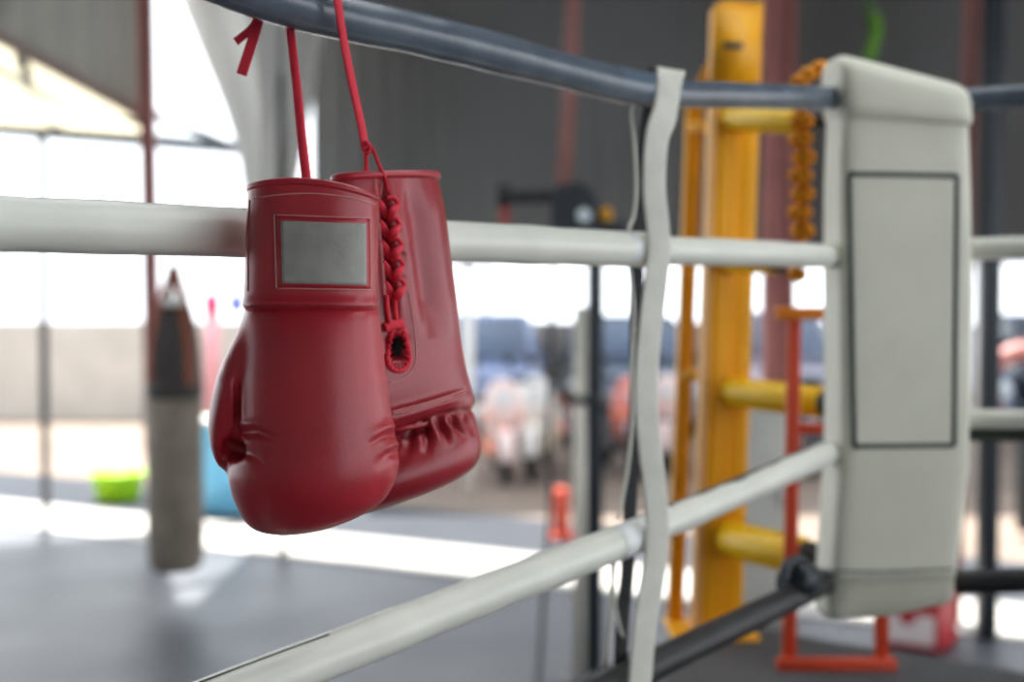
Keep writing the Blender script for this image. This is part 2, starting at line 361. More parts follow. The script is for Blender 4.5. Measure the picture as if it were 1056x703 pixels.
# ------------------------------------------------------------------ corner pad
pad = thing('corner_pad', P(930, 600, 2.58), 'tall off white corner pad with a dark rectangular outline', 'pad')
NP = Vector((.133, -.991, 0)); RT = Vector((.991, .133, 0)); YP = 2.57
A23 = math.radians(23)
def padrow(y, xl, xr, slope, dep=.11, puff=0., n=64):
    cx = (xl + xr) / 2; Wm = (xr - xl) * YP / F; wd = (Wm - dep * math.sin(A23)) / math.cos(A23) + puff
    c = P(cx, y, YP); out = []
    for k in range(n):
        a = 2 * PI * k / n; ca, sa = math.cos(a), math.sin(a); e = 2 / 7
        u = math.copysign(abs(ca) ** e, ca) * wd / 2; v = math.copysign(abs(sa) ** e, sa) * (dep / 2 + puff / 2)
        p = c + RT * u - NP * (-v)
        out.append(p + Vector((0, 0, -slope * u)))
    return out
def loft(rows, cap0=True, cap1=True):
    n = len(rows[0]); vs = [p for r in rows for p in r]; fs = []
    for i in range(len(rows) - 1):
        for k in range(n): fs.append((i * n + k, i * n + (k + 1) % n, (i + 1) * n + (k + 1) % n, (i + 1) * n + k))
    if cap0: fs.append(tuple(range(n))[::-1])
    if cap1: fs.append(tuple((len(rows) - 1) * n + k for k in range(n)))
    return vs, fs
def interp(tab, y):
    for a, b in zip(tab, tab[1:]):
        if a[0] <= y <= b[0]:
            t = (y - a[0]) / (b[0] - a[0]); return [p + (q - p) * t for p, q in zip(a, b)]
    return list(tab[-1] if y > tab[-1][0] else tab[0])
PT = [(60, 846, 999, .14), (125, 850, 999, .06), (200, 848, 1001, .03), (300, 848, 1002, .01), (400, 849, 1001, 0), (480, 847, 999, 0), (540, 842, 993, 0), (592, 838, 987, 0)]
rows = []
for y in np.arange(96, 593, 8):
    _, xl, xr, s = interp(PT, y); rows.append(padrow(y, xl, xr, s, puff=.004 * math.sin((y - 96) / 500 * PI)))
body = add('pad_body', loft(rows), 'pad', pad)
tf = []
for y, dx, dep, pf in ((128, 3, .112, .004), (126, 1, .12, .008), (118, 0, .122, .012), (105, 0, .12, .012), (92, 0, .118, .010), (83, 2, .11, .006), (77, 8, .09, 0), (73.5, 20, .06, 0), (72, 50, .02, 0)):
    _, xl, xr, s = interp(PT, y); tf.append(padrow(y + 1, xl + dx * .6, xr - dx * .5, .22 if y < 110 else (.14 if y < 120 else .05), dep, pf))
add('top_flap', loft(tf), 'pad', pad)
bf = []
for i, y in enumerate((584, 590, 600, 612, 624, 630)):
    rr = padrow(y, 839 + i * .4, 987 - i * 1.4, -.0 , .108 - .006 * i, .004)
    bf.append([p + Vector((0, 0, (.09 * i / 5) * max(0, (p - P(912, y, YP)).dot(RT)) / .13 * .28)) + NP * .004 * math.sin((p - P(912, y, YP)).dot(RT) * 90 + i) * i / 5 for p in rr])
add('bottom_flap', loft(bf), 'flap', pad)
class Surf:                                   # casts camera-side points onto a built mesh
    def __init__(s, o):
        off = Vector(); q = o
        while q is not None: off += q.location; q = q.parent
        s.t = BVHTree.FromPolygons([v.co + off for v in o.data.vertices], [tuple(p.vertices) for p in o.data.polygons])
    def __call__(s, px, py, lift=0.):
        d = (P(px, py, 1) - Vector((0, 0, CZ))).normalized()
        h = s.t.ray_cast(Vector((0, 0, CZ)), d)
        if h[0] is None: return None
        n = h[1] if h[1].dot(d) < 0 else -h[1]
        return h[0] + n * lift
def on(surf, pts, lift, n=8):
    sp = spline([Vector((x, y, 0)) for x, y in pts], n); r = [surf(p.x, p.y, lift) for p in sp]
    return [p for p in r if p is not None]
def panel(surf, quad, nx, ny, lift, thick):    # slab laid onto a surface between four corners given as picture points
    vs, fs = [], []
    A, B, Cc, D = [Vector((*q, 0)) for q in quad]
    for L in (lift, -thick):
        for j in range(ny + 1):
            for i in range(nx + 1):
                p = A.lerp(B, i / nx).lerp(D.lerp(Cc, i / nx), j / ny)
                h = surf(p.x, p.y, L); vs.append(h if h is not None else vs[-1])
    k = (nx + 1) * (ny + 1); idx = lambda i, j: j * (nx + 1) + i
    for j in range(ny):
        for i in range(nx):
            q = (idx(i, j), idx(i + 1, j), idx(i + 1, j + 1), idx(i, j + 1)); fs += [q, tuple(v + k for v in q[::-1])]
    ring = [idx(i, 0) for i in range(nx)] + [idx(nx, j) for j in range(ny)] + [idx(i, ny) for i in range(nx, 0, -1)] + [idx(0, j) for j in range(ny, 0, -1)]
    for a_, b_ in zip(ring, ring[1:] + ring[:1]): fs.append((a_, b_, b_ + k, a_ + k))
    return vs, fs
ps = Surf(body)
fr = []
for qa, qb in (((876, 179), (987, 181)), ((987, 181), (984, 459)), ((984, 459), (881, 460)), ((881, 460), (876, 179))):
    fr.append(tube(on(ps, [qa, ((qa[0] + qb[0]) / 2, (qa[1] + qb[1]) / 2), qb], .001, 12), .0046, .0022, n=8, ref=NP))
add('outline', merge(fr), 'line', pad)
add('seam', tube(on(ps, [(852, 588), (910, 589), (984, 586)], .0005, 10), .0022, n=6), 'line', pad)
# ------------------------------------------------------------------ marigold garland
gar = thing('marigold_garland', P(828, 110, 2.66), 'orange marigold garland hanging left of the corner pad', 'garland')
def blossom(c, r, seed):
    bm = bmesh.new(); bmesh.ops.create_icosphere(bm, subdivisions=4, radius=r)
    for v in bm.verts:
        d = v.co.normalized()
        k = 1 + .16 * noise.noise(d * 5 + Vector((seed, 0, 0))) + .12 * math.sin(14 * math.atan2(d.y, d.x)) * math.sin(12 * d.z)
        v.co = Vector((d.x, d.y, d.z * .78)) * r * k + Vector(c)
    bm.verts.index_update(); q = [v.co.copy() for v in bm.verts], [tuple(v.index for v in f.verts) for f in bm.faces]; bm.free(); return q
gp = [(846, 70), (834, 76), (825, 84), (826, 104), (827, 124), (826, 143), (829, 162), (826, 181), (828, 200), (825, 219), (828, 238), (826, 258), (822, 283)]
add('string', tube(spline([P(x, y, 2.66) for x, y in gp], 4), .002, n=6), 'strap', gar)
for i, (x, y) in enumerate(gp):
    add('blossom', blossom(P(x, y, 2.66), .0215 if 2 < i < 12 else .017, i * 3.1), 'marigold', gar)
# ------------------------------------------------------------------ boxing gloves
def section(y, xl, xr, hd, Yc, slope=0., yo=0., n=72, ex=2.3, arch=0., yaw=0.):
    cx = (xl + xr) / 2; a = (xr - xl) / 2; out = []
    for k in range(n):
        t = 2 * PI * k / n; c, s = math.cos(t), math.sin(t); e = 2 / ex
        u = math.copysign(abs(c) ** e, c); v = math.copysign(abs(s) ** e, s)
        p = P(cx + a * u, y + slope * a * u - arch * (1 - u * u), Yc); p.y += yo - hd * v + yaw * a * u * Yc / F; out.append(p)
    return out
def dense(tab, step):
    ys = np.array([r[0] for r in tab]); out = []
    A = np.array(tab, float); N = max(2, int((ys[-1] - ys[0]) / step))
    for i in range(N + 1):
        y = ys[0] + (ys[-1] - ys[0]) * i / N
        k = min(max(np.searchsorted(ys, y) - 1, 0), len(ys) - 2); t = (y - ys[k]) / (ys[k + 1] - ys[k])
        p0 = A[max(k - 1, 0)]; p1 = A[k]; p2 = A[k + 1]; p3 = A[min(k + 2, len(ys) - 1)]
        h_ = ys[k + 1] - ys[k]
        m1 = (p2 - p0) / max(1e-6, p2[0] - p0[0]) * h_; m2 = (p3 - p1) / max(1e-6, p3[0] - p1[0]) * h_
        v = (2 * t**3 - 3 * t**2 + 1) * p1 + (t**3 - 2 * t**2 + t) * m1 + (-2 * t**3 + 3 * t**2) * p2 + (t**3 - t**2) * m2
        v[0] = y; out.append(v)
    return out
def remeshed(parts, voxel, smooth_it):
    vs, fs = merge(parts); me = bpy.data.meshes.new('tmp'); me.from_pydata([tuple(v) for v in vs], [], fs); me.update()
    bm = bmesh.new(); bm.from_mesh(me); bmesh.ops.recalc_face_normals(bm, faces=bm.faces); bm.to_mesh(me); bm.free()
    o = bpy.data.objects.new('tmp', me); COL.objects.link(o)
    r = o.modifiers.new('r', 'REMESH'); r.mode = 'VOXEL'; r.voxel_size = voxel
    s = o.modifiers.new('s', 'SMOOTH'); s.iterations = smooth_it; s.factor = .5
    bpy.context.view_layer.update(); dg = bpy.context.evaluated_depsgraph_get()
    m2 = bpy.data.meshes.new_from_object(o.evaluated_get(dg))
    bpy.data.objects.remove(o); return m2
def getco(me):
    a = np.empty(len(me.vertices) * 3); me.vertices.foreach_get('co', a); return a.reshape(-1, 3)
def getno(me):
    a = np.empty(len(me.vertices) * 3); me.vertex_normals.foreach_get('vector', a); return a.reshape(-1, 3)
def seg_dist(p, poly):
    best = np.full(len(p), 1e9); par = np.zeros(len(p)); L = 0.
    poly = np.array(poly, float); tot = np.sum(np.linalg.norm(np.diff(poly, axis=0), axis=1))
    for a_, b_ in zip(poly, poly[1:]):
        d = b_ - a_; l = np.linalg.norm(d); t = np.clip(((p - a_) @ d) / (l * l), 0, 1)
        q = np.linalg.norm(p - (a_ + t[:, None] * d), axis=1); u = q < best
        best[u] = q[u]; par[u] = (L + t[u] * l) / tot; L += l
    return best, par
def crease(me, lines):
    """press grooves (positive depth) or raise folds (negative) along lines lying on the camera side"""
    for poly, depth, wid, lip, *tail in lines:
        co = getco(me); no = getno(me); px = pixels(co)
        view = co - np.array([0, 0, CZ]); view /= np.linalg.norm(view, axis=1)[:, None]
        fac = np.clip(-(no * view).sum(1) * 3 + .35, 0, 1)
        d, t = seg_dist(px, poly)
        env = np.clip(np.minimum(t, 1 - t) * 4 + .04, 0, 1)
        if tail: env = np.clip((1 - t) * 1.3, 0, 1)
        g = np.exp(-(d / wid) ** 2) - lip * np.exp(-((d - 2.1 * wid) / (1.1 * wid)) ** 2)
        co -= no * (g * env * fac * depth)[:, None]
        me.vertices.foreach_set('co', co.ravel()); me.update()
def split_by(me, names, mats, parent, pick):
    """one smooth skin divided into named panels, keeping its shading across the join"""
    co = getco(me); no = getno(me); out = []
    polys = [tuple(p.vertices) for p in me.polygons]
    lab = pick(np.array([co[list(p)].mean(0) for p in polys]))
    for k, nm in enumerate(names):
        use = [p for p, l in zip(polys, lab) if l == k]; ids = sorted({i for p in use for i in p}); mp = {i: j for j, i in enumerate(ids)}
        m2 = bpy.data.meshes.new(nm); m2.from_pydata([tuple(co[i]) for i in ids], [], [tuple(mp[i] for i in p) for p in use]); m2.update()
        o = link(nm, m2, mats[k], parent)
        m2.normals_split_custom_set_from_vertices([tuple(no[i]) for i in ids]); out.append(o)
    return out
# ---- front glove
YG = 1.372
gl = thing('boxing_glove', P(325, 549, YG), 'red boxing glove in front with a blank grey wrist patch', 'boxing glove', 'pair of red boxing gloves')
main = [(312, 260, 386, .036), (321, 254.5, 390.5, .049), (340, 251, 392.5, .055), (370, 249, 396, .059), (400, 247, 400, .062), (430, 246, 404, .065), (445, 245, 407, .066), (460, 241, 410, .067),
        (475, 237.5, 411, .068), (490, 237, 409.5, .068), (505, 240, 403, .066), (517, 244, 394, .061), (530, 250.5, 374, .052), (540, 258, 350, .041), (546, 268, 328, .029), (549.5, 284, 306, .013)]
thumb = [(318, 253, 282, .022), (345, 243.5, 280, .034), (370, 231, 274, .040), (400, 221, 264, .040), (430, 216, 255, .037), (455, 217, 247.5, .032), (470, 221, 243, .026), (480, 226, 241.5, .019), (487, 233, 240.5, .008)]
A_ = loft([section(r[0], r[1], r[2], r[3], YG, ex=2.25) for r in dense(main, 3)])
B_ = loft([section(r[0], r[1], r[2], r[3], YG, yo=.004, n=48, ex=2.0) for r in dense(thumb, 3)])
me = remeshed([A_, B_], .0019, 7)
def relax(me, x0, x1, y0, y1, it):
    bm = bmesh.new(); bm.from_mesh(me); bm.verts.ensure_lookup_table()
    px = pixels(getco(me)); sel = [v for v in bm.verts if x0 < px[v.index][0] < x1 and y0 < px[v.index][1] < y1]
    for _ in range(it): bmesh.ops.smooth_vert(bm, verts=sel, factor=.5, use_axis_x=True, use_axis_y=True, use_axis_z=True)
    bm.to_mesh(me); bm.free(); me.update()
relax(me, 226, 285, 326, 392, 45); relax(me, 232, 270, 322, 412, 12)
relax(me, 226, 256, 432, 492, 22)
crease(me, [
    ([(243.5, 388), (244.5, 410), (245, 440)], .0032, 2.8, .5),
    ([(242.5, 452), (241, 463), (239.5, 474)], .020, 7.5, .0),
    ([(246, 446), (264, 445), (288, 455)], .0036, 4.2, .45, 1),
    ([(247, 464), (262, 470), (276, 484)], .0020, 4.0, .3, 1),
    ([(417, 447), (401, 449), (378, 461)], .0056, 4.4, .45, 1),
    ([(417, 464), (401, 469), (386, 484)], .0026, 4.2, .3, 1)])
relax(me, 228, 252, 440, 490, 6)
cut = [(252, 322), (246, 350), (244, 385), (244.5, 440), (240, 470), (236.5, 488), (236, 500)]
def pick(c):
    px = pixels(c); xs = np.interp(px[:, 1], [q[1] for q in cut], [q[0] for q in cut]); return ((px[:, 0] < xs) & (px[:, 1] < 489)).astype(int)
fist, thumb_o = split_by(me, ['fist', 'thumb'], [M['leather'], M['leather']], gl, pick)
cufft = [(200, 257.5, 390, .046), (215, 257, 390, .047), (240, 255.5, 390, .047), (270, 254.5, 389.5, .046), (295, 253.5, 389, .046), (304, 253, 389, .0455), (309, 252.5, 390, .047), (313, 252, 390.5, .0485), (317, 252.5, 390, .0475), (320.5, 255, 388, .044)]
cd = dense(cufft, 2.5)
def crow(r, ins=0., dy=0.):
    f = max(0, 1 - (r[0] - 200) / 110)
    return section(r[0] + dy, r[1] + ins / YG * F, r[2] - ins / YG * F, r[3] - ins, YG, slope=.072 * f + .01 * (1 - f), arch=7.5 * f + 1.0, ex=2.6)
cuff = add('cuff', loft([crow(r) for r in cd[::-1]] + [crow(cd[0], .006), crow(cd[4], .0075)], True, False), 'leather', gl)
crease(cuff.data, [])
add('cuff_lining', loft([crow(cd[0], .0055, 1.5), crow(cd[6], .009), crow(cd[24], .012)], False, True), 'lining', gl)
rim = crow(cd[0], .0025)
add('cuff_binding', tube(rim, .0042, n=12, closed=True), 'leather', gl)
cs = Surf(cuff)
add('stitching', tube(on(cs, [(262, 204.5), (290, 200.5), (325, 199.5), (360, 203.5), (387, 211)], .0002, 10), .0007, n=6), 'stitch', gl)
add('stitching', tube(on(cs, [(257.5, 206), (256, 250), (256, 300)], .0002, 10), .0009, n=6), 'leather_dark', gl)
pbd = add('patch_border', panel(cs, [(284, 222), (380.5, 225.5), (381, 298), (286.5, 296.5)], 24, 18, .0012, .001), 'leather', gl)
bps = Surf(pbd)
add('wrist_patch', panel(bps, [(289.5, 227.5), (377, 230.5), (377.5, 294), (291, 292)], 24, 18, .0009, .0006), 'patch', gl)['label'] = 'blank scuffed grey patch'
fr = []
for qa, qb in (((283, 221.5), (381, 225)), ((381, 225), (381.5, 298.5)), ((381.5, 298.5), (285.5, 297)), ((285.5, 297), (283, 221.5))):
    fr.append(tube(on(cs, [qa, ((qa[0] + qb[0]) / 2, (qa[1] + qb[1]) / 2), qb], .0008, 8), .0008, n=6))
add('stitching', merge(fr), 'stitch', gl)
add('stitching', tube(on(cs, [(255, 314.5), (290, 315.5), (340, 315), (388, 315.5)], .0003, 10), .0007, n=6), 'leather_dark', gl)
# lace: up out of the cuff, behind the rope, over it, loose ends hanging behind
lp = [P(318, 222, 1.405), P(316.5, 190, 1.41), P(311, 140, 1.435), P(306, 90, 1.465), P(300, 36, 1.510), P(297, 8, 1.537), P(299, -25, 1.515), P(303, -30, 1.492), P(306, -18, 1.458), P(300, 10, 1.452)]
add('lace', tube(spline(lp[:8], 10), .0046, .0016, n=10, ref=(0, 1, 0)), 'lace', gl)['label'] = 'flat red lace running up behind the dark rope'
# ---- rear glove
YH = 1.53
gr = thing('boxing_glove', P(430, 514, YH), 'red boxing glove behind showing its laced palm side', 'boxing glove', 'pair of red boxing gloves')
sl = [(184, 350, 449, .042, -.10), (215, 350, 456, .044, -.10), (270, 350, 463, .046, -.12), (320, 347, 469, .047, -.15), (370, 345, 475, .048, -.2), (400, 348, 479.5, .047, -.26), (425, 350, 485, .042, -.30), (440, 352, 488, .036, -.30), (450, 358, 482, .024, -.3)]
fl = [(436, 362, 478, .018, -.28), (444, 353, 487, .034, -.28), (455, 350, 491, .047, -.28), (466, 349, 494, .055, -.28), (478, 350, 496, .059, -.28), (490, 352, 495.5, .059, -.28), (500, 354, 490, .054, -.28), (508, 358, 477, .045, -.28), (515, 364, 452, .031, -.28), (520, 377, 418, .013, -.28)]
sd_ = dense(sl, 4)
S_ = loft([section(r[0], r[1], r[2], r[3], YH, slope=r[4], ex=2.3, yaw=.8) for r in sd_])
mes = remeshed([S_], .0019, 3)
crease(mes, [
    ([(394, 180), (396, 215), (400, 260), (404, 310), (409, 340)], .009, 3.4, .35),
    ([(408, 345), (410, 372)], .016, 7.5, .0),
    ([(422, 178), (431, 230), (439, 290), (446, 350)], .0075, 9, .4),
    ([(405, 252), (413, 262), (420, 268)], .0018, 3, .3), ([(404, 228), (414, 238)], .0015, 3, .3), ([(408, 282), (416, 290)], .0018, 3, .3),
    ([(392, 436), (430, 425), (482, 408)], -.002, 4, 0),
    ([(392, 428), (430, 418), (484, 401)], .0022, 2.2, .2),
    ])
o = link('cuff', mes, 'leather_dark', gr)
# opening of the cuff: dark lining disc sunk behind the rim
ss = Surf(o)
topr = section(184, 350, 449, .042, YH, slope=-.10, ex=2.3, yaw=.8)
add('cuff_binding', tube([p + Vector((0, 0, .001)) for p in topr], .0042, n=12, closed=True), 'leather', gr)
flm = section(183.5, 356, 443, .036, YH, slope=-.10, ex=2.3, yaw=.8)
add('cuff_lining', loft([flm, [p + Vector((0, 0, -.012)) for p in flm]], True, True), 'lining', gr)
F_ = loft([section(r[0], r[1], r[2], r[3], YH, slope=r[4], yo=-.014, ex=2.2, yaw=.38) for r in dense(fl, 3)])
mef = remeshed([F_], .0019, 5)
crease(mef, [
    ([(402, 448), (425, 444), (440, 440)], .010, 5, .15),
    ([(452, 436), (458, 447), (463, 460)], .0055, 3.2, .4, 1), ([(466, 434), (474, 443), (480, 452)], .0050, 3.0, .4, 1), ([(478, 431), (485, 441), (489, 450)], .0040, 2.6, .3, 1),
    ([(437, 438), (441, 452), (439, 470)], .0055, 3.8, .35, 1),
    ([(424, 444), (421, 462), (410, 480)], .003, 4.2, .3, 1)])
relax(mef, 402, 500, 425, 480, 2)
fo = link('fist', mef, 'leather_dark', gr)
st = on(ss, [(404, 424.5), (430, 418), (455, 411), (480, 402)], .0006, 10)
add('stitching', tube(st, .0009, n=6), 'stitch', gr)
st = on(ss, [(404, 427.5), (430, 421), (455, 414), (480, 405)], .0006, 10)
add('stitching', tube(st, .0006, n=6), 'stitch', gr)
fs_ = Surf(fo)
add('seam_welt', tube([P(x, y, YH - .048 + abs(x - 430) * .00028 + (x - 420) * .0007) for x, y in ((400, 444), (420, 441), (440, 437.5), (462, 433), (480, 429.5))], .0028, n=8), 'leather', gr)
hole = [(410, 336), (416, 341), (420, 355), (422, 369), (418, 379), (410.5, 382), (402.5, 379), (398.5, 369), (400, 355), (403.5, 341)]
c_ = Vector((410, 361))
def surfpts(pts, lift, k=1.): return [ss(c_.x + (x - c_.x) * k, c_.y + (y - c_.y) * k, lift) for x, y in pts]
hp = spline([Vector((*q, 0)) for q in hole + hole[:1]], 5)[:-1]; hp = [(p.x, p.y) for p in hp]
outer = [ss(*p, .001) for p in hp]
ymin = [Vector((p.x, min(p.y, ss(424, 350).y + .004), p.z)) for p in outer]
rimp = [p for p in ymin]
add('lace_opening_rim', tube(rimp, .0030, n=10, closed=True), 'lace', gr)
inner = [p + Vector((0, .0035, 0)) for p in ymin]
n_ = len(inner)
add('lace_opening', (inner + [p + Vector((0, .004, 0)) for p in inner], [tuple(range(n_)), tuple(range(n_, 2 * n_))[::-1]] + [(i, (i + 1) % n_, n_ + (i + 1) % n_, n_ + i) for i in range(n_)]), 'hole', gr)  # black slab stands for the shade inside the hole
cc = sum((Vector(p) for p in rimp), Vector()) / n_
add('rim_stitching', merge([tube([p + (cc - p) * .05 + Vector((0, -.004, 0)), p + (cc - p) * .36 + Vector((0, -.001, 0))], .0009, n=6) for p in rimp[::3]]), 'lace', gr)
add('stitching', tube(on(ss, [(421, 300), (427, 340), (429, 366), (424, 382), (413, 391), (402, 394)], .0003, 8), .0007, n=6), 'stitch', gr)
lc = []
hl = [(391, 206), (392, 226), (394, 246), (395, 266), (397, 286), (399, 306)]
hr = [(403, 208), (406, 228), (410, 248), (413, 268), (416, 288), (416, 306)]
def near(x, y, lift):
    p = ss(x, y, 0); q = ss(418, y, 0); yy = min(p.y, q.y + .012); return Vector((p.x, yy - lift, p.z))
for i in range(5):
    y = 206 + 21 * i; x = 391 + 1.7 * i
    for (ax, ay), (bx_, by), L in (((x - 1, y), (x + 8, y + 19), .006), ((x + 20, y + 4), (x + 9, y + 21), .008)):
        pts = spline([near(ax, ay, .000), near((ax + bx_) / 2, (ay + by) / 2, L), near(bx_, by, .003)], 6); n0 = len(pts)
        lc.append(tube(pts, [.0018 + .0030 * math.sin(PI * (k + .4) / n0) for k in range(n0)], [.0012 + .001 * math.sin(PI * (k + .4) / n0) for k in range(n0)], n=10, ref=(0, 1, 0)))
    lc.append(tube(spline([near(x + 20, y + 4, .001), near(x + 16, y - 2, .003), near(x + 8, y - 2, .004)], 5), .0022, n=8))
lc.append(tube(spline([near(399, 304, .004), near(400, 320, .004), near(403, 338, .003)], 6), .0026, n=8))
lc.append(tube(spline([near(408, 304, .005), near(408, 320, .005), near(411, 338, .003)], 6), .0026, n=8))
lc.append(tube(spline([near(397, 338, .003), near(405, 335, .005), near(416, 333, .003)], 6), .0052, .003, n=10))
add('lacing', merge(lc), 'lace', gr)
lp = [P(366, -26, 1.552), P(352, -20, 1.526), P(348, 0, 1.492), P(355, 45, 1.50), P(364, 90, 1.492), P(373, 132, 1.488), P(377, 155, 1.486)]
lp = [P(330, 8, 1.578), P(336, -14, 1.556), P(343, -26, 1.535), P(347, -14, 1.498)] + lp[2:]
add('lace', tube(spline(lp, 8), .0055, .002, n=10, ref=(0, 1, 0)), 'lace', gr)
add('lace', tube(spline([P(377, 150, 1.486), P(377.5, 172, 1.487), P(377, 194, 1.49), P(378, 215, 1.50)], 6), .0026, .0016, n=10), 'lace', gr)
add('lace', tube(spline([P(378, 156, 1.484), P(384, 153, 1.482), P(390, 168, 1.482), P(397, 184, 1.485), P(401, 200, 1.49)], 6), .0022, .0015, n=10), 'lace', gr)
add('lace_knot', tube(spline([P(374.5, 150, 1.485), P(378, 147, 1.481), P(382, 152, 1.482), P(379, 158, 1.482), P(375, 155, 1.484)], 5), .0024, n=8), 'lace', gr)
add('lace_end', strip(spline([P(294, 12, 1.556), P(283, 5, 1.556), P(270, 12, 1.54), P(261, 40, 1.53), P(249, 77, 1.528)], 6), .0115, .0014, n=(0, 1, 0)), 'lace', gr)
add('lace_end', strip(spline([P(268, 17, 1.534), P(259, 30, 1.536), P(243, 43, 1.538)], 6), .009, .0014, n=(0, 1, 0)), 'lace', gr)
# ------------------------------------------------------------------ pale tarpaulin hanging at the end of the dark wall
tp = []
NX, NY = 40, 24
for j in range(NY + 1):
    v = j / NY
    for i in range(NX + 1):
        u = i / NX; y = -40 + 300 * v
        xl = np.interp(y, [-40, 0, 60, 110, 150, 200, 260], [172, 186, 210, 230, 242, 250, 256]); xr = np.interp(y, [-40, 100, 260], [345, 325, 290])
        p = P(xl + (xr - xl) * u, y, 10.75 - .5 * u); p.y += .07 * math.sin(u * 17 + v * 3) + .05 * math.sin(u * 7 - v * 5); tp.append(p)
N1 = len(tp); tp += [p + Vector((0, .01, 0)) for p in tp]; fs = []
idx = lambda i, j: j * (NX + 1) + i
for j in range(NY):
    for i in range(NX):
        q = (idx(i, j), idx(i + 1, j), idx(i + 1, j + 1), idx(i, j + 1)); fs += [q, tuple(k + N1 for k in q[::-1])]
rg = [idx(i, 0) for i in range(NX)] + [idx(NX, j) for j in range(NY)] + [idx(i, NY) for i in range(NX, 0, -1)] + [idx(0, j) for j in range(NY, 0, -1)]
fs += [(a_, b_, b_ + N1, a_ + N1) for a_, b_ in zip(rg, rg[1:] + rg[:1])]
tag(fromdata('tarpaulin', tp, fs, 'tarp'), 'pale tarpaulin hanging under the roof above the gloves', 'tarpaulin')
# ------------------------------------------------------------------ heavy bag
YB = 8.8
bx = P(179, 300, YB).x
def bz(y): return P(179, y, YB).z
hb = thing('heavy_bag', (bx, YB, bz(588)), 'long grey and black heavy bag hanging at the left', 'punching bag')
add('bag_body', lathe((bx, YB, 0), [(0, bz(588)), (.12, bz(587.5)), (.155, bz(583)), (.172, bz(572)), (.176, bz(540)), (.174, bz(470)), (.170, bz(402))], 40), 'bag_grey', hb)
add('bag_top', lathe((bx, YB, 0), [(.1715, bz(404)), (.168, bz(392)), (.158, bz(365)), (.135, bz(340)), (.10, bz(322)), (.07, bz(312)), (0, bz(311))], 40), 'bag_black', hb)
add('band', lathe((bx, YB, 0), [(.171, bz(410)), (.178, bz(408)), (.177, bz(394)), (.169, bz(392))], 40), 'bag_black', hb)
for a in (.6, 2.2, 3.9, 5.5):
    q = [Vector((bx + math.cos(a) * r, YB + math.sin(a) * r, bz(y))) for r, y in ((.176, 396), (.165, 366), (.142, 340), (.08, 305), (.02, 274))]
    add('strap', tube(spline(q, 5), .03, .006, n=8, ref=(math.cos(a), math.sin(a), 0)), 'bag_strap', hb)
add('hanging_ring', tube([Vector((bx + .04 * math.cos(t * PI / 8), YB, bz(268) + .04 * math.sin(t * PI / 8))) for t in range(16)], .009, n=8, closed=True), 'dark_metal', hb)
add('tag', box((bx + .02, YB - .1, bz(310)), (.13, .05, .06), 0, .015), 'white', hb)
structure(add('bracket', merge([bar((bx, 10.4, bz(240)), (bx, YB - .05, bz(240)), .06, .06), bar((bx + .02, 10.4, bz(240)), (P(160, 240, 10.4).x, 10.4, bz(240)), .06, .06), bar((bx, YB, bz(240)), (bx, YB, bz(264)), .02, .02)]), 'dark_metal', None, False), 'bracket arm on the red column carrying the heavy bag')
# ------------------------------------------------------------------ left background things
def base(px, py): Y = CZ * F / (py - 300.); return G(px, Y), Y
p, Y = base(120, 517)
t = thing('basin', p, 'lime green plastic basin on the sunlit pavement', 'basin')
add('bowl', lathe(p, [(0, 0), (.17, 0), (.2, .03), (.235, .24), (.25, .25), (.25, .265), (.225, .262), (.19, .05), (0, .04)], 32), 'lime', t)
add('rim', tube([p + Vector((.25 * math.cos(k * PI / 16), .25 * math.sin(k * PI / 16), .26)) for k in range(32)], .012, n=8, closed=True), 'lime', t)
p, Y = base(226, 528)
t = thing('plastic_drum', p, 'light blue plastic drum standing behind the red gloves', 'drum')
add('drum_body', lathe(p, [(0, 0), (.24, 0), (.26, .03), (.26, .25), (.272, .27), (.26, .29), (.26, .52), (.272, .54), (.26, .56), (.255, .76), (.22, .8), (0, .8)], 36), 'blue', t)
add('lid', lathe(p + Vector((0, 0, .79)), [(0, 0), (.245, 0), (.25, .035), (.22, .045), (0, .045)], 36), 'white', t)
p, Y = base(164, 512)
t = thing('bucket', p, 'small pale blue bucket beside the lime basin', 'bucket')
add('pail', lathe(p, [(0, 0), (.1, 0), (.14, .26), (.15, .265), (.13, .26), (.09, .02), (0, .02)], 28), 'blue', t)
add('handle', tube([p + Vector((.145 * math.cos(k * PI / 12), 0, .26 + .1 * math.sin(k * PI / 12))) for k in range(13)], .006, n=6), 'metal', t)
